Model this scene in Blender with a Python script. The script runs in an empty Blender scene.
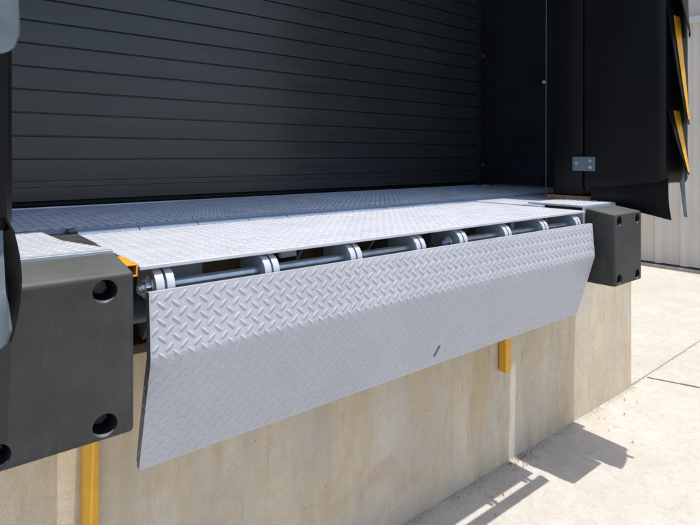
import bpy, bmesh, math, random
from mathutils import Vector, Matrix, noise
random.seed(7)
S = bpy.context.scene
col = S.collection

# ------------------------------------------------------------------ camera
# units: metres; z = 0 is the top of the dock, the yard lies at z = -1.2
GZ = -1.2
cam = bpy.data.cameras.new('camera'); camo = bpy.data.objects.new('camera', cam); col.objects.link(camo)
cam.sensor_width = 36; cam.lens = 533.5/700*36
cam.shift_y = -(262.5-157)/700
cam.clip_start = .02; cam.clip_end = 500
camo.location = (0, 0, .2277)
camo.rotation_euler = (math.radians(90), 0, math.radians(51.26-90))
S.camera = camo

# ------------------------------------------------------------------ light
EL = math.radians(79.4); AZ = math.atan2(.17, -1.0)       # sun almost overhead, in front of the dock
sd = Vector((math.sin(AZ)*math.cos(EL), math.cos(AZ)*math.cos(EL), math.sin(EL)))
w = bpy.data.worlds.new('World'); S.world = w; w.use_nodes = True
wn = w.node_tree.nodes; wn.clear()
sky = wn.new('ShaderNodeTexSky'); sky.sky_type = 'NISHITA'; sky.sun_disc = False
sky.sun_elevation = EL; sky.sun_rotation = AZ % (2*math.pi)
sky.air_density = 1.0; sky.dust_density = 2.0; sky.ozone_density = 1.0
bg = wn.new('ShaderNodeBackground'); bg.inputs[1].default_value = .15
wo = wn.new('ShaderNodeOutputWorld')
w.node_tree.links.new(sky.outputs[0], bg.inputs[0]); w.node_tree.links.new(bg.outputs[0], wo.inputs[0])
sl = bpy.data.lights.new('sun', 'SUN'); sl.energy = 3.0; sl.angle = math.radians(.5); sl.color = (1, .965, .91)
so = bpy.data.objects.new('sun', sl); col.objects.link(so)
so.rotation_euler = sd.to_track_quat('Z', 'Y').to_euler()
S.view_settings.view_transform = 'Standard'; S.view_settings.look = 'None'
S.view_settings.gamma = 1; S.view_settings.use_curve_mapping = False
S.view_settings.exposure = .62
S.render.engine = 'CYCLES'
S.cycles.max_bounces = 8; S.cycles.diffuse_bounces = 5

# ------------------------------------------------------------------ materials
class NT:
    def __init__(s, name):
        s.m = bpy.data.materials.new(name); s.m.use_nodes = True
        s.t = s.m.node_tree; s.n = s.t.nodes; s.b = s.n['Principled BSDF']
    def new(s, t, **kw):
        n = s.n.new(t)
        for k, v in kw.items():
            if k in ('operation', 'blend_type', 'data_type', 'feature', 'noise_dimensions', 'voronoi_dimensions', 'distance'): setattr(n, k, v)
            else: n.inputs[k].default_value = v
        return n
    def link(s, a, b): s.t.links.new(a, b)
    def coord(s, scale=(1, 1, 1)):
        c = s.n.new('ShaderNodeNewGeometry'); m = s.n.new('ShaderNodeMapping'); m.inputs['Scale'].default_value = scale
        s.link(c.outputs['Position'], m.inputs[0]); return m.outputs[0]
    def noise(s, co, scale, detail=4, rough=.55, dist=0):
        n = s.new('ShaderNodeTexNoise', Scale=scale, Detail=detail, Roughness=rough, Distortion=dist)
        s.link(co, n.inputs['Vector']); return n.outputs['Fac']
    def ramp(s, fac, stops):
        r = s.n.new('ShaderNodeValToRGB'); e = r.color_ramp.elements
        while len(e) < len(stops): e.new(.5)
        for i, (p, c) in enumerate(stops):
            e[i].position = p
            e[i].color = (c, c, c, 1) if not hasattr(c, '__len__') else (*c, 1)
        s.link(fac, r.inputs[0]); return r.outputs[0]
    def mix(s, fac, a, b, mode='MIX'):
        m = s.n.new('ShaderNodeMix'); m.data_type = 'RGBA'; m.blend_type = mode
        for i, v in ((0, fac), (6, a), (7, b)):
            if hasattr(v, 'is_linked'): s.link(v, m.inputs[i])
            elif i == 0: m.inputs[0].default_value = v
            else: m.inputs[i].default_value = (*v, 1)
        return m.outputs[2]
    def bump(s, h, strength=.3, dist=.002, prev=None):
        b = s.n.new('ShaderNodeBump'); b.inputs['Strength'].default_value = strength; b.inputs['Distance'].default_value = dist
        s.link(h, b.inputs['Height'])
        if prev is not None: s.link(prev, b.inputs['Normal'])
        s.link(b.outputs[0], s.b.inputs['Normal']); return b.outputs[0]
    def set(s, color=None, rough=None, metal=None, spec=None, coat=None):
        for k, v in (('Base Color', color), ('Roughness', rough), ('Metallic', metal), ('Specular IOR Level', spec), ('Coat Weight', coat)):
            if v is None: continue
            if hasattr(v, 'is_linked'): s.link(v, s.b.inputs[k])
            else: s.b.inputs[k].default_value = (*v, 1) if hasattr(v, '__len__') else v

M = {}
def painted(name, c, var=.12, rough=.45, scale=9, metal=0, grime=(.3, .25, .18), gamt=.25, bump=.12, rub=0):
    t = NT(name); co = t.coord()
    n1 = t.noise(co, scale, 5, .6); n2 = t.noise(co, 140, 3)
    dk = tuple(x*(1-var) for x in c); lt = tuple(min(1, x*(1+var)) for x in c)
    a = t.mix(t.ramp(n1, [(.3, 0), (.7, 1)]), dk, lt)
    g = t.ramp(t.noise(co, scale*2.7, 6, .7), [(.56, 0), (.78, gamt)])
    base = t.mix(g, a, grime)
    if rub:
        s1 = t.ramp(t.noise(t.coord((.5, 3, 7)), 16, 6, .75), [(.57, 0), (.74, rub)])
        s2 = t.ramp(t.noise(t.coord((2.5, 1, .7)), 9, 7, .8, .6), [(.55, 0), (.72, rub*.8)])
        base = t.mix(s1, base, tuple(x*.62 for x in c)); base = t.mix(s2, base, tuple(min(1, x*1.25) for x in c))
        s3 = t.ramp(t.noise(co, 52, 4, .7), [(.66, 0), (.74, rub*1.4)]); base = t.mix(s3, base, (.24, .22, .21))
    t.set(color=base, rough=t.ramp(n1, [(.3, max(.05, rough-.08)), (.7, rough+.1)]), metal=metal)
    t.bump(n2, bump, .0006)
    M[name] = t.m; return t.m
painted('grey_paint', (.42, .435, .48), .06, .42, 6, gamt=.18, grime=(.36, .35, .36), rub=.30)
painted('deck_paint', (.49, .505, .56), .05, .42, 7, gamt=.15, grime=(.38, .37, .36), rub=.22)
painted('tread_sky_blue', (.58, .68, .80), .10, .25, 9, gamt=.1, grime=(.3, .35, .4))  # worn tread tops, with the same skylight blue in their colour
painted('plate_sky_blue', (.26, .34, .46), .10, .38, 4, gamt=.0, grime=(.15, .17, .2))  # blue of skylight in the shade is put into this colour
painted('lug_side_shade', (.19, .24, .29), .10, .40, 14, gamt=.2, grime=(.1, .11, .12))  # lug sides: shade under the deck painted in as a darker colour
painted('lug_rim_lit', (.47, .49, .54), .06, .38, 14, gamt=.1)  # same lugs, paler where the rims face the sun
painted('box_paint', (.36, .42, .47), .14, .45, 12, gamt=.3, grime=(.22, .22, .2))
t = NT('cut_edge'); co = t.coord(); v = t.new('ShaderNodeTexVoronoi', Scale=85); t.link(co, v.inputs['Vector'])
n1 = t.noise(co, 60, 4); c = t.mix(t.ramp(n1, [(.3, 0), (.7, 1)]), (.055, .068, .10), (.10, .12, .16))  # unpainted cut steel, darkened as well for the shade on that side
c = t.mix(t.ramp(v.outputs['Distance'], [(.16, .85), (.30, 0)]), c, (.42, .45, .50))      # bare specks left by the saw
t.set(color=c, rough=.5); t.bump(n1, .4, .001); M['cut_edge'] = t.m
painted('dark_steel', (.045, .045, .05), .3, .5, 14, gamt=.5, grime=(.13, .075, .035))
painted('rusty_steel', (.085, .06, .04), .35, .7, 20, gamt=.6, grime=(.2, .11, .05), bump=.4)
painted('yellow_paint', (.70, .36, .022), .07, .38, 25, gamt=.2, grime=(.35, .22, .05))
painted('yellow_vinyl', (.72, .37, .02), .05, .4, 25, gamt=.1)
painted('jamb_paint', (.014, .017, .026), .3, .35, 5, gamt=.25, grime=(.05, .055, .075))
painted('trim_metal', (.11, .11, .105), .2, .5, 30, gamt=.3)
painted('screw_metal', (.5, .52, .52), .1, .35, 40, metal=.6, gamt=.3)
painted('bracket_plate', (.10, .15, .18), .1, .4, 30, gamt=.2)
painted('wood', (.33, .20, .10), .25, .7, 25, gamt=.3)

t = NT('zinc'); co = t.coord((1, 30, 30)); n = t.noise(t.coord(), 30, 3)
t.set(color=t.ramp(n, [(.3, (.40, .47, .54)), (.7, (.55, .62, .68))]), rough=t.ramp(t.noise(co, 5, 4), [(.3, .22), (.7, .36)]), metal=.9); M['zinc'] = t.m

t = NT('rubber'); co = t.coord()
n1 = t.noise(co, 7, 6, .65); n2 = t.noise(co, 260, 4, .7); sc = t.noise(t.coord((1, 1, .25)), 40, 5, .7)
c = t.mix(t.ramp(n1, [(.3, 0), (.72, 1)]), (.024, .0265, .027), (.044, .047, .046))
c = t.mix(t.ramp(sc, [(.54, 0), (.78, .3)]), c, (.10, .105, .10))
sc2 = t.noise(t.coord((1, 1, 1)), 95, 6, .85, 1.5); c = t.mix(t.ramp(sc2, [(.62, 0), (.70, .3)]), c, (.16, .165, .16))
gn = t.n.new('ShaderNodeNewGeometry'); xyz = t.n.new('ShaderNodeSeparateXYZ'); t.link(gn.outputs['Normal'], xyz.inputs[0])
up = t.new('ShaderNodeMath', operation='MULTIPLY'); t.link(t.ramp(xyz.outputs['Z'], [(.3, 0), (.9, .55)]), up.inputs[0]); t.link(t.ramp(n1, [(.25, .6), (.7, 1)]), up.inputs[1])
c = t.mix(up.outputs[0], c, (.17, .18, .165))          # paler tone on the upward faces
t.set(color=c, rough=.62, spec=.4); b = t.bump(n2, .35, .001); t.bump(t.noise(co, 22, 5), .45, .005, b); M['rubber'] = t.m
t = NT('worn_rubber'); t.set(color=t.ramp(t.noise(t.coord(), 60, 4), [(.4, (.05, .052, .05)), (.7, (.17, .175, .17))]), rough=.8); M['worn_rubber'] = t.m
t = NT('hole_dark'); t.set(color=(.01, .01, .01), rough=.9); M['hole_dark'] = t.m

t = NT('vinyl'); co = t.coord((1, 1, .35)); n1 = t.noise(co, 5, 4); n2 = t.noise(t.coord(), 900, 2)
t.set(color=t.mix(t.ramp(n1, [(.35, 0), (.75, 1)]), (.0035, .004, .0045), (.0065, .0072, .0085)), rough=t.ramp(n1, [(.3, .34), (.7, .48)]), spec=.2)
b = t.bump(n2, .2, .0004); t.bump(n1, .25, .008, b); M['vinyl'] = t.m
t = NT('glare_vinyl'); co = t.coord(); n1 = t.noise(co, 14, 5)  # same black vinyl with sunlit sky glare painted into the colour
t.set(color=t.mix(t.ramp(n1, [(.3, 0), (.7, 1)]), (.065, .083, .102), (.095, .118, .14)), rough=.5, spec=.5)
t.bump(t.noise(co, 700, 2), .2, .0004); M['glare_vinyl'] = t.m

t = NT('door_steel'); co = t.coord((.6, 1, 6)); n1 = t.noise(co, 3, 4); 
sm = t.noise(t.coord((.5, 1, 1.5)), 1.6, 5)
c = t.mix(t.ramp(sm, [(.35, 0), (.7, 1)]), (.032, .035, .036), (.045, .049, .051))
c = t.mix(t.ramp(t.noise(t.coord((1.2, 1, 22)), 4, 6, .7), [(.58, 0), (.8, .35)]), c, (.09, .095, .095))
t.set(color=c, rough=t.ramp(n1, [(.3, .20), (.7, .33)]), spec=.5); t.bump(n1, .06, .002); M['door_steel'] = t.m

def concrete(name, a, b, stain, st_amt, scale=2.2, streak=False, pits=True, bump=.5):
    t = NT(name); co = t.coord()
    n1 = t.noise(co, scale, 7, .62); n2 = t.noise(co, scale*11, 6, .65); n3 = t.noise(co, 320, 3, .6)
    c = t.mix(t.ramp(n1, [(.32, 0), (.68, 1)]), a, b)
    c = t.mix(t.ramp(n2, [(.38, .22), (.62, 0)]), c, tuple(x*.72 for x in a))
    so = t.noise(t.coord((1.0, 1.0, .16)) if streak else co, scale*3.1, 6, .68, .4)
    c = t.mix(t.ramp(so, [(.44, 0), (.64, st_amt)]), c, stain)
    if streak:
        s2 = t.noise(t.coord((1, 1, .5)), 3.3, 5, .6)
        c = t.mix(t.ramp(s2, [(.45, 0), (.62, .55)]), c, (.50, .475, .43))
        s3 = t.noise(t.coord((1, 1, .12)), 21, 5, .75)
        c = t.mix(t.ramp(s3, [(.60, 0), (.76, .5)]), c, (.30, .19, .10))
        s4 = t.noise(t.coord((1, 1, .8)), 7, 6, .75, .8)
        c = t.mix(t.ramp(s4, [(.53, 0), (.68, .42)]), c, (.46, .31, .165))
        s5 = t.noise(t.coord((1, 1, .06)), 9, 3, .6)
        c = t.mix(t.ramp(s5, [(.28, .2), (.40, 0)]), c, (.36, .31, .24))
    h = n3
    if pits:
        v = t.new('ShaderNodeTexVoronoi', Scale=34); t.link(t.coord(), v.inputs['Vector'])
        msk = t.ramp(t.noise(co, 13, 2), [(.52, 0), (.60, 1)])
        pm = t.ramp(v.outputs['Distance'], [(.045, .75), (.10, 0)])
        mm = t.new('ShaderNodeMath', operation='MULTIPLY'); t.link(pm, mm.inputs[0]); t.link(msk, mm.inputs[1])
        c = t.mix(mm.outputs[0], c, tuple(x*.42 for x in a))
        inv = t.new('ShaderNodeMath', operation='MULTIPLY'); t.link(mm.outputs[0], inv.inputs[0]); inv.inputs[1].default_value = -1
        b0 = t.bump(inv.outputs[0], .8, .006)
    else: b0 = None
    b1 = t.bump(n3, bump, .0015, b0); t.bump(n2, bump*.7, .006, b1)
    if not pits:
        g1 = t.noise(t.coord((.5, 1.3, 1)), 1.1, 6, .7, .5); c = t.mix(t.ramp(g1, [(.48, 0), (.64, .25)]), c, (.40, .365, .315))
        g2 = t.noise(co, 26, 6, .8); c = t.mix(t.ramp(g2, [(.50, 0), (.66, .38)]), c, (.30, .275, .24))
        g3 = t.noise(co, 75, 4, .8); c = t.mix(t.ramp(g3, [(.56, 0), (.68, .5)]), c, (.27, .24, .20))
    # fine sand speckle
    sp = t.ramp(t.noise(co, 230, 2, .5), [(.36, .28), (.48, 0)])
    c = t.mix(sp, c, tuple(x*.55 for x in a))
    t.set(color=c, rough=.9, spec=.25); M[name] = t.m
concrete('dock_concrete', (.63, .525, .375), (.69, .615, .50), (.48, .34, .18), .55, 2.0, streak=True)
concrete('yard_concrete', (.49, .462, .415), (.56, .535, .49), (.42, .36, .29), .3, 1.4, pits=False, bump=.7)
concrete('floor_concrete', (.3, .28, .25), (.36, .34, .3), (.2, .18, .15), .4, 2)
painted('siding', (.62, .595, .55), .04, .5, 1.5, gamt=.15, grime=(.40, .35, .28))
painted('siding_trim', (.56, .60, .64), .04, .45, 4, gamt=.1)
painted('siding_white', (.50, .485, .46), .04, .5, 2, gamt=.1)
painted('dark_strip', (.17, .165, .16), .2, .8, 20, gamt=.3)
painted('grit', (.30, .265, .21), .4, .95, 120, gamt=.5)
painted('leaf', (.27, .19, .11), .4, .8, 90, gamt=.4, grime=(.14, .08, .04))

# ------------------------------------------------------------------ mesh helpers
def link(name, me, parent=None):
    o = bpy.data.objects.new(name, me); col.objects.link(o)
    if parent:
        o.parent = parent
        p = Vector(parent.location); q = parent.parent
        while q: p += Vector(q.location); q = q.parent
        o.location = -p
        if parent.type == 'MESH': o.location = (0, 0, 0)
    return o
def tag(o, label=None, cat=None, group=None, kind=None):
    for k, v in (('label', label), ('category', cat), ('group', group), ('kind', kind)):
        if v: o[k] = v
    return o
def empty(name, loc, label, cat, group=None):
    o = bpy.data.objects.new(name, None); col.objects.link(o); o.location = loc; o.empty_display_size = .1
    return tag(o, label, cat, group)
def obj(name, bm, mats, parent=None, smooth=False):
    me = bpy.data.meshes.new(name); bm.normal_update(); bm.to_mesh(me); bm.free()
    for m in (mats if isinstance(mats, (list, tuple)) else [mats]): me.materials.append(M[m])
    if smooth:
        for p in me.polygons: p.use_smooth = True
        if smooth != 'all':
            try: me.set_sharp_from_angle(angle=math.radians(35))
            except Exception: pass
    return link(name, me, parent)
def merge(bm, b2, mi=None):
    vm = [bm.verts.new(v.co) for v in b2.verts]; b2.verts.index_update()
    for f in b2.faces:
        try:
            nf = bm.faces.new([vm[v.index] for v in f.verts]); nf.material_index = f.material_index if mi is None else mi; nf.smooth = f.smooth
        except ValueError: pass
    b2.free()
def box(bm, x0, x1, y0, y1, z0, z1, bev=0, seg=2, mi=0, shape=None):
    b = bmesh.new()
    vs = [b.verts.new((x, y, z)) for x in (x0, x1) for y in (y0, y1) for z in (z0, z1)]
    for q in ((0, 1, 3, 2), (4, 6, 7, 5), (0, 4, 5, 1), (2, 3, 7, 6), (0, 2, 6, 4), (1, 5, 7, 3)): b.faces.new([vs[i] for i in q])
    if shape:
        for v in b.verts: v.co = shape(v.co)
    bmesh.ops.recalc_face_normals(b, faces=b.faces)
    if bev: bmesh.ops.bevel(b, geom=b.edges[:], offset=bev, segments=seg, profile=.5, affect='EDGES')
    merge(bm, b, mi)
def prism(bm, pts, a0, a1, axis='x', bev=0, mi=0):
    """pts: closed 2-D outline in the plane across the axis, extruded along it"""
    def P(p, a): return {'x': (a, p[0], p[1]), 'y': (p[0], a, p[1]), 'z': (p[0], p[1], a)}[axis]
    b = bmesh.new(); A = [b.verts.new(P(p, a0)) for p in pts]; B = [b.verts.new(P(p, a1)) for p in pts]
    n = len(pts)
    for i in range(n): b.faces.new((A[i], A[(i+1) % n], B[(i+1) % n], B[i]))
    fa = b.faces.new(A); fb = b.faces.new(B[::-1])
    bmesh.ops.recalc_face_normals(b, faces=b.faces)
    if bev:
        e = [x for x in b.edges if (x.verts[0] in A) == (x.verts[1] in A) ]
        bmesh.ops.bevel(b, geom=e, offset=bev, segments=2, profile=.5, affect='EDGES')
    merge(bm, b, mi)
def tube(bm, p0, p1, r, n=24, r2=None, mi=0, caps=True):
    p0, p1 = Vector(p0), Vector(p1); d = (p1-p0).normalized(); u = d.orthogonal().normalized(); v = d.cross(u)
    r2 = r if r2 is None else r2
    A = [bm.verts.new(p0+(u*math.cos(2*math.pi*i/n)+v*math.sin(2*math.pi*i/n))*r) for i in range(n)]
    B = [bm.verts.new(p1+(u*math.cos(2*math.pi*i/n)+v*math.sin(2*math.pi*i/n))*r2) for i in range(n)]
    for i in range(n): f = bm.faces.new((A[i], A[(i+1) % n], B[(i+1) % n], B[i])); f.material_index = mi
    if caps: bm.faces.new(A[::-1]).material_index = mi; bm.faces.new(B).material_index = mi
def sheet(bm, fn, nu, nv, th, mi=0):
    """curved sheet with thickness; fn(u,v) -> Vector"""
    P = [[Vector(fn(i/nu, j/nv)) for j in range(nv+1)] for i in range(nu+1)]
    def nrm(i, j):
        a = P[min(i+1, nu)][j]-P[max(i-1, 0)][j]; b = P[i][min(j+1, nv)]-P[i][max(j-1, 0)]; return a.cross(b).normalized()
    F = [[bm.verts.new(P[i][j]) for j in range(nv+1)] for i in range(nu+1)]
    K = [[bm.verts.new(P[i][j]-nrm(i, j)*th) for j in range(nv+1)] for i in range(nu+1)]
    def q(a, b, c, d): bm.faces.new((a, b, c, d)).material_index = mi
    for i in range(nu):
        for j in range(nv):
            q(F[i][j], F[i+1][j], F[i+1][j+1], F[i][j+1]); q(K[i][j], K[i][j+1], K[i+1][j+1], K[i+1][j])
    for i in range(nu): q(F[i][0], K[i][0], K[i+1][0], F[i+1][0]); q(F[i][nv], F[i+1][nv], K[i+1][nv], K[i][nv])
    for j in range(nv): q(F[0][j], F[0][j+1], K[0][j+1], K[0][j]); q(F[nu][j], K[nu][j], K[nu][j+1], F[nu][j+1])

PX, PY = .0308, .0345      # tread pattern pitch
def treads(bm, u0, u1, v0, v1, place, nt=6, na=4, L=.0132, W=.0041, H=.0017, mi=0, keep=None):
    """raised lens-shaped treads on a plate; place(u, v, h) -> point"""
    j = 0; v = v0+.008
    while v < v1-.004:
        for k in range(2):
            vv = v+k*PY/2
            if vv > v1-.004: continue
            u = u0+.006+(k*PX/2)
            while u < u1-.006:
                sg = -1 if k == 0 else 1
                if keep is None or keep(u, vv):
                    ca, sa = math.cos(math.radians(42)), math.sin(math.radians(42))*sg
                    rows = []
                    for a in range(nt+1):
                        tt = -1+2*a/nt; wd = W*max(0, 1-tt*tt)**.75; hh = (H(vv) if callable(H) else H)*max(0, 1-tt**4)**.6
                        row = []
                        if a in (0, nt):
                            row = [bm.verts.new(place(min(max(u+tt*L*ca, u0), u1), min(max(vv+tt*L*sa, v0), v1), 0))]
                        else:
                            for b in range(na+1):
                                s = -1+2*b/na; du = tt*L*ca-s*wd*sa; dv = tt*L*sa+s*wd*ca
                                uu, v2 = u+du, vv+dv; h = hh*(1-s*s)
                                if uu < u0 or uu > u1 or v2 < v0 or v2 > v1: h = 0
                                row.append(bm.verts.new(place(min(max(uu, u0), u1), min(max(v2, v0), v1), h)))
                        rows.append(row)
                    for a in range(nt):
                        A, B = rows[a], rows[a+1]
                        for b in range(na):
                            if len(A) == 1: vs = (A[0], B[b+1], B[b])
                            elif len(B) == 1: vs = (A[b], A[b+1], B[0])
                            else: vs = (A[b], A[b+1], B[b+1], B[b])
                            f = bm.faces.new(vs); f.smooth = True; f.material_index = mi
                u += PX
        v += PY; j += 1

def cut(o, cutters):
    """subtract temporary solids from a finished mesh, then delete them"""
    for c in cutters:
        md = o.modifiers.new('cut', 'BOOLEAN'); md.object = c; md.operation = 'DIFFERENCE'; md.solver = 'EXACT'
    bpy.context.view_layer.update()
    dg = bpy.context.evaluated_depsgraph_get()
    me = bpy.data.meshes.new_from_object(o.evaluated_get(dg))
    o.modifiers.clear(); old = o.data; o.data = me; me.name = old.name
    for c in cutters:
        bpy.data.objects.remove(c, do_unlink=True)

# ------------------------------------------------------------------ the ground
bm = bmesh.new()
X0, X1, Y0, Y1 = -60, 80, -60, 80
vs = [bm.verts.new(p) for p in ((X0, Y0, GZ), (X1, Y0, GZ), (X1, Y1, GZ), (X0, Y1, GZ))]; bm.faces.new(vs)
tag(obj('ground', bm, 'yard_concrete'), 'pale sunlit concrete yard in front of the dock', kind='structure')
def wob(a, b, n, amp, wdt):
    """irregular narrow strip on the ground between two points"""
    b2 = bmesh.new(); a, b = Vector(a), Vector(b); d = (b-a); nrm = Vector((-d.y, d.x, 0)).normalized(); L = []; R = []
    for i in range(n+1):
        p = a+d*i/n; o_ = noise.noise(p*9)*amp; w_ = wdt*(.7+.6*abs(noise.noise(p*23+Vector((4, 1, 0)))))
        L.append(b2.verts.new(p+nrm*(o_+w_/2))); R.append(b2.verts.new(p+nrm*(o_-w_/2)))
    for i in range(n): b2.faces.new((R[i], R[i+1], L[i+1], L[i]))
    return b2
tag(obj('ground_strip', wob((3.46, 1.50, GZ+.003), (7.5, 1.60, GZ+.003), 260, .003, .008), 'grit'), kind='structure')  # expansion joint in line with the dock wall
tag(obj('ground_strip', wob((3.66, 1.49, GZ+.004), (5.2, -3.0, GZ+.004), 200, .002, .014), 'dark_strip'), kind='structure')  # thin dark strip running out from the wall line
tag(obj('ground_strip', wob((7.45, -6, GZ+.003), (7.45, 3.4, GZ+.003), 200, .004, .018), 'grit'), kind='structure')

# ------------------------------------------------------------------ dock wall
bm = bmesh.new(); box(bm, -6, 3.44, 1.49, 1.80, GZ-.3, -.002, .008)
tag(obj('dock_wall', bm, 'dock_concrete'), 'tan stained cast concrete wall below the loading door, half in shade', 'wall')
bm = bmesh.new(); box(bm, -6, 3.44, 1.803, 9, GZ-.3, -.004)
tag(obj('dock_floor', bm, 'floor_concrete'), kind='structure')

# ------------------------------------------------------------------ building
bw = empty('building_wall', (1.3, 1.5, 0), 'black and pale steel clad wall of the building around the loading door', 'wall')
def ribbed(bm, x0, x1, y, z0, z1, pitch=.2, dep=.03, th=.004, horiz=True):
    pts = []; x = x0
    while x < x1:
        for dx, dy in ((0, 0), (.02, -dep), (.06, -dep), (.08, 0), (.135, 0), (.14, -.006), (.15, -.006), (.155, 0)):
            if x+dx <= x1: pts.append((x+dx, y+dy))
        x += pitch
    pts.append((x1, y)); back = [(p[0], p[1]+th) for p in pts[::-1]]
    prism(bm, pts+back, z0, z1, 'z')
bm = bmesh.new(); ribbed(bm, -6, -.14, 1.50, .0, 6); obj('wall_panel', bm, 'siding', bw)
bm = bmesh.new(); ribbed(bm, 2.78, 3.44, 1.50, .0, 6); obj('wall_panel', bm, 'siding', bw)
bm = bmesh.new(); ribbed(bm, -.14, 2.78, 1.50, 2.75, 6); obj('wall_panel', bm, 'siding', bw)
bm = bmesh.new(); box(bm, -6, -.14, 1.51, 1.6, .0, 6); box(bm, 2.78, 3.44, 1.51, 1.6, .0, 6); box(bm, -.14, 2.78, 1.51, 1.6, 2.4, 6)
obj('backing', bm, 'jamb_paint', bw)
bm = bmesh.new(); box(bm, 3.36, 3.435, 1.603, 9, -.002, 6); obj('return_wall', bm, 'siding_white', bw)
bm = bmesh.new(); box(bm, -1.0, 3.36, 1.590, 3.2, 2.6, 2.68); obj('ceiling', bm, 'jamb_paint', bw)

# vestibule side panels seen inside the opening
for xs, lab in ((3.34, 'blue black steel side panel right of the roller door'), (-.90, 'black steel side panel left of the roller door, hidden by the seal pad')):
    if xs < 0: continue
    e = empty('side_panel', (xs, 2.0, 0), lab, 'panel')
    bm = bmesh.new(); box(bm, xs-.035, xs, 1.62, 2.47, .03, 2.58, .003); obj('panel_sheet', bm, 'jamb_paint', e)
    for y, z in ((2.3, .075), (2.05, .06)):
        bm = bmesh.new(); tube(bm, (xs-.042, y, z), (xs-.034, y, z), .008, 6); obj('bolt', bm, 'trim_metal', e)

# ------------------------------------------------------------------ roller door
YD = 2.5
door = empty('roller_door', (1.2, YD, 0), 'charcoal slatted steel roller door closed behind the dock plate', 'door')
zs = [.126+.0935*i for i in range(26)]
bm = bmesh.new(); pts = []
for z in zs:                                   # each slat: hooked lip, shallow crown, dark groove
    pts += [(YD+.010, z+.0005), (YD+.010, z+.0040), (YD-.0055, z+.0045), (YD-.0062, z+.03), (YD-.0062, z+.065), (YD-.005, z+.0900), (YD-.003, z+.0925)]
pts = pts+[(YD+.03, zs[-1]+.0925), (YD+.03, zs[0]+.0005)]
prism(bm, pts, -1.0, 3.235)
obj('slat_curtain', bm, 'door_steel', door, smooth=True)
bm = bmesh.new()
box(bm, -1.0, 3.235, YD-.012, YD+.02, .052, .1275, .002)
box(bm, -1.0, 3.235, YD-.018, YD-.0125, .104, .116, .002)
box(bm, -1.0, 3.235, YD-.018, YD-.0125, .047, .058, .002)
obj('bottom_bar', bm, 'door_steel', door)
bm = bmesh.new(); box(bm, -1.0, 3.235, YD-.01, YD+.015, .021, .046, .008); obj('bottom_seal', bm, 'vinyl', door)
bm = bmesh.new()
prism(bm, [(3.205, YD-.04), (3.215, YD-.04), (3.215, YD-.015), (3.30, YD-.015), (3.30, YD-.06), (3.338, YD-.06), (3.338, YD+.04), (3.205, YD+.04), (3.205, YD+.032), (3.25, YD+.032), (3.25, YD-.006), (3.205, YD-.006)][::-1], .02, 2.6, 'z')
gd = obj('guide_rail', bm, 'jamb_paint', door)
for z in (.17, .98, 1.75):
    bm = bmesh.new(); tube(bm, (3.262, YD-.028, z), (3.262, YD-.014, z), .015, 6); obj('bolt', bm, 'trim_metal', gd)
bm = bmesh.new()
for i, z in enumerate(zs[:18]):
    tube(bm, (3.165, YD-.0125, z+.047), (3.165, YD-.006, z+.047), .0045, 10)
for x in (3.13, 3.175): tube(bm, (x, YD-.017, .085), (x, YD-.011, .085), .006, 10)
obj('rivet', bm, 'trim_metal', door)

# ------------------------------------------------------------------ steel floor plate (in shade)
e = empty('floor_plate', (1.3, 2.1, 0), 'diamond tread steel plate in shade below the door, skylight blue put into its colour', 'floor plate')
bm = bmesh.new(); box(bm, -1.0, 3.30, 1.745, 2.62, .0, .016)
treads(bm, -.1, 3.25, 1.755, 2.48, lambda u, v, h: (u, v, .0163+h), 4, 2, H=.0028, W=.0052, L=.0140, mi=1)
obj('plate', bm, ['plate_sky_blue', 'tread_sky_blue'], e)

# ------------------------------------------------------------------ dock leveler
LX0, LX1 = .354, 2.190
lev = empty('dock_leveler', (1.27, 1.49, GZ), 'pale grey steel dock leveler with its diamond tread lip hanging down', 'dock leveler')
bm = bmesh.new(); box(bm, LX0, LX1, 1.140, 1.705, -.009, 0, .0015, 1)
treads(bm, LX0+.004, LX1-.004, 1.150, 1.700, lambda u, v, h: (u, v, .0003+h), 6, 4, H=.0018)
obj('ramp_plate', bm, 'deck_paint', lev)
# rear hinge: bevelled leaf segments in the shade behind the ramp
xs = [LX0, .531, .722, .912, 1.074, 1.232, 1.385, 1.572, 1.743, 1.90, 2.057, LX1]
for i in range(len(xs)-1):
    bm = bmesh.new(); a, b = xs[i]+.0015, xs[i+1]-.0015
    prism(bm, [(1.708, -.006), (1.708, .001), (1.716, .006), (1.730, .0095), (1.742, .0085), (1.742, -.006)][::-1], a, b, bev=.001)
    obj('hinge_leaf', bm, 'plate_sky_blue', lev)
bm = bmesh.new(); box(bm, .328, .352, 1.712, 1.742, .0041, .017, .005); obj('hinge_stop', bm, 'dark_steel', lev)
bm = bmesh.new(); box(bm, .262, .3525, 1.488, 1.743, .0, .004); obj('gap_shade', bm, 'dark_steel', lev)  # added dark sheet standing for the shade in the gap
e = empty('curb_plate', (2.5, 1.6, 0), 'sunlit pale grey tread plate between the right steel box and the shaded plate', 'floor plate')
bm = bmesh.new(); box(bm, LX1+.002, 2.93, 1.445, 1.743, -.001, .005, .001, 1)
treads(bm, LX1+.006, 2.92, 1.45, 1.738, lambda u, v, h: (u, v, .0053+h), 5, 4, H=.0016); obj('plate', bm, 'deck_paint', e)

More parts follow.
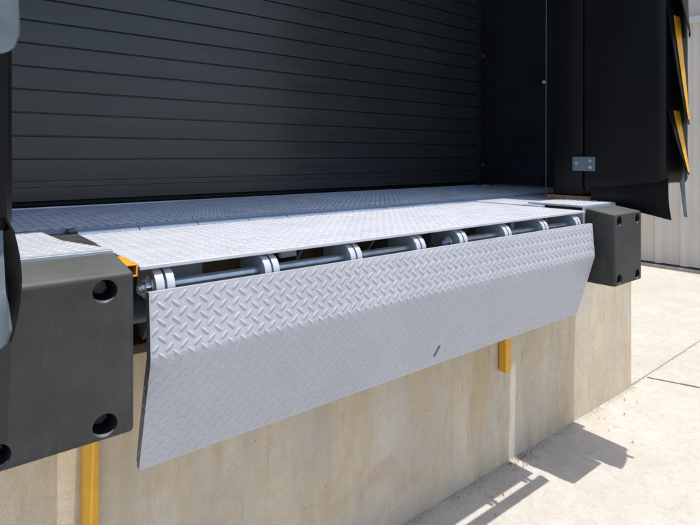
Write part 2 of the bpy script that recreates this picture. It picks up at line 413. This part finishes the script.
# lip: bent plate
def arc(c, r, a0, a1, n): return [(c[0]+r*math.cos(a0+(a1-a0)*i/n), c[1]+r*math.sin(a0+(a1-a0)*i/n)) for i in range(n+1)]
T = Vector((1.108, -.050)); K = Vector((1.097, -.187)); B_ = Vector((1.174, -.444)); TH = .0145
d1 = (K-T).normalized(); d2 = (B_-K).normalized()
R = .045; ang = math.acos(max(-1, min(1, d1.dot(d2)))); tl = R*math.tan(ang/2)
n1 = Vector((-d1.y, d1.x)); n1 = n1 if n1.x > 0 else -n1     # towards +y (behind)
pa = K-d1*tl; ctr = pa+n1*R
prof = [T]; NS = 8
a_s = math.atan2((pa-ctr).y, (pa-ctr).x); pb = K+d2*tl; a_e = math.atan2((pb-ctr).y, (pb-ctr).x)
da = (a_e-a_s+math.pi) % (2*math.pi)-math.pi
for i in range(NS+1): a = a_s+da*i/NS; prof.append(ctr+Vector((math.cos(a), math.sin(a)))*R)
prof.append(B_)
cum = [0]
for i in range(1, len(prof)): cum.append(cum[-1]+(prof[i]-prof[i-1]).length)
def lipf(s):
    s = min(max(s, 0), cum[-1])
    for i in range(1, len(prof)):
        if s <= cum[i]+1e-9:
            t_ = (s-cum[i-1])/max(1e-9, cum[i]-cum[i-1]); p = prof[i-1].lerp(prof[i], t_)
            d = (prof[i]-prof[i-1]).normalized(); n = Vector((-d.y, d.x)); n = n if n.x < 0 else -n
            return p, n
def lip_pt(x, s, h):
    p, n = lipf(s); q = p+n*h; return (x, q.x, q.y)
LL = cum[-1]; N = 46
outer = [lipf(LL*i/N) for i in range(N+1)]
out = [(p.x, p.y) for p, n in outer]; inn = [((p-n*TH).x, (p-n*TH).y) for p, n in outer]
b2 = bmesh.new()
XL0, XL1 = .362, 2.190
def lipcol(x): return [b2.verts.new((x, *q)) for q in out+inn[::-1]]
A = lipcol(XL0); Bv = lipcol(XL1); n_ = len(A)
for i in range(n_): 
    f = b2.faces.new((A[i], A[(i+1) % n_], Bv[(i+1) % n_], Bv[i])); f.smooth = False
for i in range(N):      # side faces, unpainted saw-cut edges
    for V in (A, Bv):
        f = b2.faces.new((V[i], V[i+1], V[n_-2-i], V[n_-1-i])); f.material_index = 1
bmesh.ops.recalc_face_normals(b2, faces=b2.faces)
body = obj('lip_plate', b2, ['grey_paint', 'cut_edge'], lev)
# slot near the lower edge with a worn bevel
sx, ss = 1.287, LL-.052
p, n = lipf(ss); ax = Vector((0, n.x, n.y)); tv = Vector((.40, *((d2*-1)*.92))).normalized()
c0 = Vector((sx, p.x, p.y))
cb = bmesh.new(); side = ax.cross(tv).normalized(); ring = []
for k in range(24):
    a = 2*math.pi*k/24; off = .013 if math.sin(a) > 0 else -.013
    ring.append(tv*(math.sin(a)*.0085+off)+side*(math.cos(a)*.0075))
Aa = [cb.verts.new(c0+r_+ax*.03) for r_ in ring]; Bb = [cb.verts.new(c0+r_-ax*.03) for r_ in ring]
for k in range(24): cb.faces.new((Aa[k], Aa[(k+1) % 24], Bb[(k+1) % 24], Bb[k]))
cb.faces.new(Aa[::-1]); cb.faces.new(Bb); bmesh.ops.recalc_face_normals(cb, faces=cb.faces)
co_ = obj('cutter', cb, 'grey_paint'); cut(body, [co_])
bm = bmesh.new(); bm.from_mesh(body.data)
treads(bm, XL0+.003, XL1-.003, .004, LL-.003, lambda u, v, h: lip_pt(u, v, h+.0003), 6, 4, H=lambda v: .0017 if v < .15 else .0011,
       keep=lambda u, v: not (abs(u-sx) < .028 and abs(v-ss) < .04))
bm.to_mesh(body.data); bm.free()
# added dark rod behind the slot, makes its upper end look dark
bm = bmesh.new(); c1 = c0-ax*.022+tv*.008; tube(bm, c1-Vector((.03, 0, 0)), c1+Vector((.03, 0, 0)), .010, 14); obj('slot_dark_rod', bm, 'dark_steel', lev, smooth=True)
# saw-cut end bar welded behind the left and right edges of the lip
for xa, xb in ((XL0+.0004, XL0+.0085), (XL1-.0085, XL1-.0004)):
    bm = bmesh.new(); q0 = [lipf(LL*(.01+.97*i/N)) for i in range(N+1)]
    g = lambda i: .007+.004*math.sin(math.pi*i/N)
    pts = [((p-n*(TH+.0002)).x, (p-n*(TH+.0002)).y) for p, n in q0]+[((p-n*(TH+g(i))).x, (p-n*(TH+g(i))).y) for i, (p, n) in reversed(list(enumerate(q0)))]
    prism(bm, pts, xa, xb); obj('edge_bar', bm, 'cut_edge', lev)
# hinge: lugs, rods, nuts
HY, HZ, HR = 1.168, -.054, .040
lug_x = [.405, .665, .930, 1.185, 1.385, 1.630, 1.872, 2.118]
def lug(x0, x1, tail):
    bm = bmesh.new()
    if tail == 'up': pts = arc((HY, HZ), HR, math.radians(100), math.radians(290), 26)+[(HY+.09, HZ-HR*.6), (HY+.09, -.0095)]
    else:            pts = arc((HY, HZ), HR, math.radians(-20), math.radians(180), 26)+[(HY-.0, -.10), (HY+.02, -.115), (HY+.03, -.10)]
    if tail == 'down': pts = arc((HY, HZ), HR, math.radians(-10), math.radians(205), 28)+[(1.1235, -.085), (1.1235, -.125), (1.140, -.125)]
    prism(bm, pts, x0, x1, bev=.0012); bm.normal_update()
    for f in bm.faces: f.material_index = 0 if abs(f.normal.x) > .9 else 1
    return bm
for i, c in enumerate(lug_x):
    obj('hinge_lug', lug(c-.021, c-.0025, 'up'), ['lug_side_shade', 'lug_rim_lit'], lev, smooth=True)
    if i < 7: obj('hinge_lug', lug(c+.0025, c+.020, 'down'), ['lug_side_shade', 'lug_rim_lit'], lev, smooth=True)
    else: obj('hinge_lug', lug(c+.0025, c+.018, 'down'), ['lug_side_shade', 'lug_rim_lit'], lev, smooth=True)
for a, b in ((.362, 1.215), (1.318, 2.152)):
    bm = bmesh.new(); tube(bm, (a, HY, HZ), (b, HY, HZ), .0135, 28); r = obj('hinge_rod', bm, 'zinc', lev, smooth=True)
    bm = bmesh.new(); tube(bm, (a+.008, HY, HZ), (a+.008+.011, HY, HZ), .0215, 6)
    tube(bm, (a-.004, HY, HZ), (a+.010, HY, HZ), .0095, 16); obj('nut', bm, 'zinc', r)
    bm = bmesh.new(); tube(bm, (a+.0185, HY, HZ), (a+.0225, HY, HZ), .0255, 24); obj('washer', bm, 'zinc', r, smooth=True)
# frame under the ramp
bm = bmesh.new(); box(bm, .38, 2.17, 1.47, 1.488, -.30, -.012, .002); box(bm, .38, 2.17, 1.40, 1.47, -.262, -.250, .001)
obj('back_plate', bm, 'rusty_steel', lev)
for x in (.44, .80, 1.06, 1.27, 1.50, 1.76, 2.0):
    bm = bmesh.new(); prism(bm, [(1.20, -.012), (1.468, -.012), (1.468, -.24), (1.40, -.24)][::-1], x, x+.01); obj('gusset', bm, 'dark_steel', lev)
bm = bmesh.new(); tube(bm, (.372, 1.30, -.135), (1.05, 1.30, -.135), .030, 20); obj('spring_tube', bm, 'bracket_plate', lev, smooth=True)
bm = bmesh.new()
for k in range(150):
    a, b = k*.5, (k+1)*.5; f_ = lambda t_: (1.10+t_*.0095, 1.25+.026*math.cos(t_*1.4), -.10+.026*math.sin(t_*1.4))
    tube(bm, f_(a), f_(b), .005, 6, caps=False)
obj('spring', bm, 'dark_steel', lev, smooth=True)
for q in ((.74, .79, 1.215, 1.23, -.04, -.014), (.47, .56, 1.30, 1.45, -.09, -.02), (1.78, 1.80, 1.22, 1.30, -.06, -.012)):
    bm = bmesh.new(); box(bm, *q, .002); obj('bracket', bm, 'box_paint', lev)

# yellow square tube end between bumper and ramp
e = empty('handle_socket', (.335, 1.2, -.03), 'short open yellow square tube between the left bumper and the ramp', 'tube')
bm = bmesh.new(); tx0, tx1, tz0, tz1, tt = .322, .348, -.019, .007, .0032
box(bm, tx0, tx1, 1.135, 1.245, tz1-tt, tz1, .0006, 1); box(bm, tx0, tx1, 1.135, 1.245, tz0, tz0+tt, .0006, 1)
box(bm, tx0, tx0+tt, 1.1352, 1.245, tz0+tt, tz1-tt); box(bm, tx1-tt, tx1, 1.1352, 1.245, tz0+tt, tz1-tt)
obj('square_tube', bm, 'yellow_paint', e)
bm = bmesh.new(); box(bm, tx0+tt, tx1-tt, 1.22, 1.225, tz0+tt, tz1-tt); obj('end_plug', bm, 'rusty_steel', e)
bm = bmesh.new(); box(bm, tx0, tx1, 1.2455, 1.485, tz0, tz1-.002); obj('gap_dark_bar', bm, 'dark_steel', e)  # added bar, coloured dark for the shade in the gap behind the tube

# yellow posts on the wall
for x0, x1, lab in ((.313, .349, 'yellow square steel post below the left black bumper'), (2.068, 2.112, 'short yellow square steel post end showing below the hanging lip')):
    e = empty('support_post', ((x0+x1)/2, 1.47, -.77), lab, 'post', 'yellow posts on the dock wall')
    bm = bmesh.new(); box(bm, x0, x1, 1.447, 1.485, -.755, -.30, .003)
    obj('square_tube', bm, 'yellow_paint', e)
    bm = bmesh.new(); box(bm, x0-.006, x1+.006, 1.4855, 1.4895, -.36, -.30, .001); obj('wall_flange', bm, 'yellow_paint', e)

# ------------------------------------------------------------------ bumpers
def bumper(x0, x1, sgn, dz, lab):
    e = empty('dock_bumper', ((x0+x1)/2, 1.49, -.32), lab, 'dock bumper', 'black rubber bumpers beside the leveler')
    y0, y1 = 1.040, 1.168
    bm = bmesh.new()
    box(bm, x0, x1, y0, y1, -.303+dz, .004+dz+(1.168-1.04)*.12, .009, 3, shape=lambda c: Vector((c.x, c.y, dz-.0 if (c.z > -.1 and c.y < 1.1) else c.z)))
    o = obj('rubber_block', bm, ['rubber', 'hole_dark'], e)
    o.parent = None; o.location = (0, 0, 0)
    cs = []
    hx = (x0+.030, x1-.052) if sgn < 0 else (x0+.040, x1-.044)
    for x in hx:
        for z in (dz-.030, dz-.275):
            b3 = bmesh.new(); tube(b3, (x, y0-.02, z), (x, y0+.06, z), .0215, 32); bmesh.ops.recalc_face_normals(b3, faces=b3.faces)
            cs.append(obj('cutter', b3, 'hole_dark'))
    cut(o, cs)
    # wobble so that the block looks moulded and used
    me = o.data
    for p_ in me.polygons: p_.use_smooth = True
    try: me.set_sharp_from_angle(angle=math.radians(40))
    except Exception: pass
    o.parent = e; o.location = -e.location
    for x in hx:                                  # worn lower rim and recessed bolt
        for z in (dz-.030, dz-.275):
            bm = bmesh.new(); n = 18; pr = []
            for k in range(n+1):
                a = math.radians(200+125*k/n); wdt = .0034*math.sin(math.pi*k/n)+.0003
                pr.append((bm.verts.new((x+math.cos(a)*.0218, y0+.0012, z+math.sin(a)*.0218)), bm.verts.new((x+math.cos(a)*(.0216-wdt), y0+.007, z+math.sin(a)*(.0216-wdt)))))
            for k in range(n): bm.faces.new((pr[k][0], pr[k+1][0], pr[k+1][1], pr[k][1]))
            obj('worn_rim', bm, 'worn_rubber', e)
            bm = bmesh.new(); tube(bm, (x, y0+.040, z), (x, y0+.058, z), .013, 6); obj('bolt', bm, 'dark_steel', e)
    # steel box behind: open plates, tread top
    bx0, bx1 = (x0-.10, x1-.004) if sgn < 0 else (x0-.012, x1+.10)
    zt_ = .036 if sgn < 0 else .016
    ty = lambda y: zt_-(.020 if sgn < 0 else .0)*(y-1.19)/.5
    def tap(x, y):                       # the left box narrows towards the building
        return x if sgn > 0 else bx0+(x-bx0)*(1-(.045 if y > 1.19 else 0)*min(1, (y-1.19)/.25)/(bx1-bx0))
    bm = bmesh.new()
    for ya, yb in ((1.176, 1.44),)+(((1.44, 1.741),) if sgn < 0 else ()):
        box(bm, bx0, bx1, ya, yb, .0, .008, .0, 1, shape=lambda c: Vector((tap(c.x, c.y), c.y, ty(c.y)-.008+c.z)))
    treads(bm, bx0+.004, bx1-.004, 1.186, 1.735 if sgn < 0 else 1.435, lambda u, v, h: (tap(u, v), v, ty(v)+.0003+h), 5, 4, H=.0018)
    obj('top_plate', bm, 'deck_paint', e)
    bm = bmesh.new()
    box(bm, bx0, bx1, 1.171, 1.175, -.31, zt_-.001, .0008, 1)
    box(bm, bx0, bx0+.006, 1.178, 1.488, -.31, zt_-.022); box(bm, bx1-.006, bx1, 1.178, 1.488, -.31, zt_-.022, shape=lambda c: Vector((tap(c.x, c.y), c.y, c.z)))
    box(bm, bx0, bx1-.05, 1.178, 1.488, -.318, -.311); sgn > 0 and box(bm, LX1+.002, bx0-.001, 1.352, 1.444, -.012, zt_-.010, .001, 1)
    box(bm, bx0+.01, bx1-.06, 1.36, 1.37, -.31, zt_-.022)
    obj('steel_box', bm, 'box_paint', e)
bumper(.064, .313, -1, .012, 'big black rubber bumper block left of the lip, nearest the camera')
bumper(2.246, 2.500, 1, -.012, 'black rubber bumper block right of the lip, farther away')

# ------------------------------------------------------------------ seal pads
def pad(xi, s, lab, name_grp):
    """xi: inner face, s: +1 right side, -1 left side"""
    e = empty('seal_pad', (xi+s*.11, 1.49, .0), lab, 'seal pad', name_grp)
    X = lambda d: xi+s*d
    plan = [(0, 1.318)]
    plan += [(.0-.004*math.sin(math.pi*i/8), 1.318-.33*i/8) for i in range(1, 8)]
    plan += [(.0, .985), (.003, .968), (.010, .956), (.024, .950)]
    plan += [(.05, .948), (.08, .944), (.11, .940), (.14, .936), (.17, .932), (.19, .933), (.203, .940), (.208, .955)]
    plan += [(.21, 1.0), (.215, 1.1), (.22, 1.2), (.22, 1.3), (.20, 1.33), (.12, 1.345), (.03, 1.335)]
    bm = bmesh.new(); levels = [0, .004, .02, .06]+[.12+.06*i for i in range(52)]
    rows = []
    for k, l in enumerate(levels):
        row = []
        for d, y in plan:
            zb = .112 if y < .99 else .112-.044*(y-.99)/.33
            sh = .010 if k == 0 else (.003 if k == 1 else 0)
            cx, cy = .11, 1.13
            nz = noise.noise(Vector((d*5, y*5, l*1.3)))*.005*min(1, l*4)
            f = 1-sh/.15
            row.append(bm.verts.new((X(cx+(d-cx)*f+nz), cy+(y-cy)*f+nz*.6, zb+l)))
        rows.append(row)
    n = len(plan)
    for a in range(len(rows)-1):
        for i in range(n): bm.faces.new((rows[a][i], rows[a][(i+1) % n], rows[a+1][(i+1) % n], rows[a+1][i]))
    bm.faces.new(rows[0]); bm.faces.new(rows[-1][::-1]); bmesh.ops.recalc_face_normals(bm, faces=bm.faces)
    obj('pad_cover', bm, 'vinyl', e, smooth=True)
    # rear part of the pad, and its wooden backing
    bm = bmesh.new(); x_ = sorted((X(.022), X(.255))); box(bm, x_[0], x_[1], 1.338, 1.50, .034, 3.3, .012, 3); obj('pad_base', bm, 'vinyl', e, smooth=True)
    bm = bmesh.new(); x_ = sorted((X(.016), X(.25))); box(bm, x_[0], x_[1], 1.20, 1.53, .012, .033, .002); obj('wood_frame', bm, 'wood', e)
    bm = bmesh.new(); tube(bm, (X(.020), 1.538, .03), (X(.020), 1.536, 1.05), .0016, 8); tube(bm, (X(.020), 1.536, 1.05), (X(.008), 1.536, 3.2), .0016, 8)
    obj('edge_trim', bm, 'trim_metal', e)
    bm = bmesh.new(); x_ = sorted((X(.010), X(.018))); tube(bm, (x_[0], 1.545, .62), (x_[1], 1.545, .62), .009, 8); obj('screw', bm, 'screw_metal', e)
    # side apron that hangs below the pad
    bm = bmesh.new()
    def ap(u, v):
        y = .945+.34*u; zt = .135-.02*u; zb = -.048+.030*u+.015*math.sin(u*3.1)
        z = zt+(zb-zt)*v; bl = .014*math.sin(math.pi*v)*(1-.3*u)+.004*math.sin(u*7)*v
        yy = y-.012*v*(1-u)+.02*math.sin(math.pi*v)*u*0
        return (X(.006-bl if v > .06 else .010), yy, z)
    sheet(bm, ap, 14, 10, .003*s); bmesh.ops.recalc_face_normals(bm, faces=bm.faces); obj('bottom_apron', bm, 'vinyl', e, smooth=True)
    # shingled wear flaps on the front face, each with a yellow guide stripe
    def flap(zt, zb, out, w_=.165, stripe=True, corner=.03, mat='vinyl', x_in=.016, narrow=0):
        hgt = zt-zb
        def fp(u, v):
            d = x_in+narrow*v+(w_-narrow*v)*u
            y = .944-.012*u-(out*(1-u)+.012*u)*v**1.15-.006*math.sin(math.pi*u)*v
            z = zt-hgt*v
            dist = min(u, 1-u)*w_
            if v > .5 and dist < corner: z += (corner-math.sqrt(max(0, corner**2-(corner-dist)**2)))*((v-.5)/.5)
            return (X(d), y, z)
        bm = bmesh.new(); sheet(bm, fp, 26, 34, -.004*s); bmesh.ops.recalc_face_normals(bm, faces=bm.faces)
        o = obj('wear_flap', bm, mat, e, smooth=True)
        if stripe:
            bm = bmesh.new(); sheet(bm, lambda u, v: (lambda p: (p[0], p[1]-.0035, p[2]))(fp(.20+.36*u, .06+.90*v)), 5, 14, -.001*s)
            bmesh.ops.recalc_face_normals(bm, faces=bm.faces); obj('guide_stripe', bm, 'yellow_vinyl', o, smooth=True)
    m = 'glare_vinyl' if s < 0 else 'vinyl'; xi_ = .004 if s < 0 else .008
    flap(1.75, 1.22, .09, mat=m, x_in=xi_); flap(1.20, .765, .080, w_=.168, corner=.012, mat=m, x_in=xi_, stripe=False)
    flap(.88, .37, .070, mat=m, x_in=xi_)
    if s > 0: flap(.45, .15, .070, w_=.16, mat=m, x_in=xi_)
    flap(.155 if s > 0 else .118, -.042, .075 if s < 0 else .02, w_=.15 if s < 0 else .02, x_in=.016 if s < 0 else .128, stripe=False, corner=.03 if s < 0 else .006, mat='glare_vinyl')
    return e, X
pr_, XR = pad(2.530, 1, 'tall black vinyl seal pad right of the door with yellow striped flaps', 'padded seals around the door opening')
pad(.110, -1, 'black vinyl seal pad with flaps painted pale with sky glare at the left picture edge', 'padded seals around the door opening')
# splice plate on the right pad's inner face
bm = bmesh.new(); box(bm, 2.5195, 2.5255, 1.262, 1.376, .160, .229, .002); pl = obj('splice_plate', bm, 'bracket_plate', pr_)
for y, z in ((1.353, .197), (1.284, .210), (1.284, .178)):
    bm = bmesh.new(); tube(bm, (2.5135, y, z), (2.5195, y, z), .0078, 12, r2=.0085); obj('screw', bm, 'screw_metal', pl, smooth=True)
# head pad over the opening (above the picture, it shades the door)
e = empty('head_pad', (1.3, 1.49, 2.4), 'black head pad across the top of the door opening', 'seal pad', 'padded seals around the door opening')
bm = bmesh.new(); box(bm, -.25, 2.95, 1.265, 1.49, 2.42, 2.80, .02, 3); obj('pad_cover', bm, 'vinyl', e)

# ------------------------------------------------------------------ corrugated wing on the right
e = empty('corrugated_wall', (7.6, 0, GZ), 'pale ribbed metal wall at the far right end of the yard', 'wall')
def rib_y(bm, x, y0, y1, z0, z1, pitch, dep, th=.01):
    pts = []; y = y0
    while y < y1:
        for dy, dx in ((0, 0), (.025, -dep), (.085, -dep), (.11, 0), (.165, 0), (.172, -.007), (.188, -.007), (.195, 0), (.235, 0), (.242, -.007), (.258, -.007), (.265, 0)):
            pts.append((x+dx, y+dy))
        y += pitch
    pts.append((x, y1)); back = [(p[0]+th, p[1]) for p in pts[::-1]]
    prism(bm, pts+back, z0, z1, 'z')
bm = bmesh.new(); rib_y(bm, 7.60, -9, 6, GZ+.035, 1.93, .305, .038); obj('wall_panel', bm, 'siding', e)
bm = bmesh.new(); box(bm, 7.535, 7.60, -9, 6, 1.932, 1.99, .004); obj('trim_flashing', bm, 'siding_trim', e)
bm = bmesh.new(); box(bm, 7.60, 7.68, -9, 6, 1.992, 6); obj('upper_panel', bm, 'siding_white', e)
bm = bmesh.new(); box(bm, 7.615, 7.70, -9, 6, GZ-.05, GZ+.034); obj('base_strip', bm, 'dark_steel', e)
bm = bmesh.new(); ribbed(bm, 3.44, 7.6, 6.0, GZ+.02, 6); 
tag(obj('recess_wall', bm, 'siding'), 'ribbed metal wall closing the recess behind the dock corner', 'wall')

# ------------------------------------------------------------------ dirt at the foot of the wall
bm = bmesh.new()
def grain(bm, x, y, r):
    n = random.choice((4, 5)); a0 = random.random()*6
    top = bm.verts.new((x, y, GZ+r*random.uniform(.6, 1.1)))
    ring = [bm.verts.new((x+math.cos(a0+6.283*i/n)*r*random.uniform(.7, 1.2), y+math.sin(a0+6.283*i/n)*r*random.uniform(.7, 1.2), GZ)) for i in range(n)]
    for i in range(n): bm.faces.new((ring[i], ring[(i+1) % n], top))
for _ in range(6500):
    x = random.uniform(1.0, 3.46); d = abs(random.gauss(0, .016))+random.random()**7*.16
    if noise.noise(Vector((x*7, 0, 3))) < -.25 and random.random() < .8: continue
    grain(bm, x, 1.488-d, random.uniform(.0006, .0022))
for _ in range(500): grain(bm, random.uniform(1.2, 7), random.uniform(.2, 2.8), random.uniform(.0006, .0018))
for _ in range(700): x = random.uniform(3.4, 7.3); grain(bm, x, 1.50+.10*(x-3.46)/4.04+random.gauss(0, .012), random.uniform(.001, .004))
tag(obj('grit', bm, 'grit'), kind='stuff')
bm = bmesh.new()
for _ in range(60):
    if random.random() < .75: x, y = 2.21+random.gauss(0, .06), 1.455+random.gauss(0, .02)
    else: x = random.uniform(1.5, 3.4); y = 1.47-abs(random.gauss(0, .08))
    r = random.uniform(.004, .010); a = random.random()*6.28; u = Vector((math.cos(a), math.sin(a), random.uniform(-.2, .4))); v = Vector((-math.sin(a), math.cos(a), random.uniform(-.2, .5)))
    c = Vector((x, min(y, 1.485), GZ+.004+random.random()*.006))
    bm.faces.new([bm.verts.new(c+p_) for p_ in (u*r, v*r*.4, -u*r, -v*r*.4+Vector((0, 0, r*.3)))])
tag(obj('leaf_litter', bm, 'leaf'), kind='stuff')
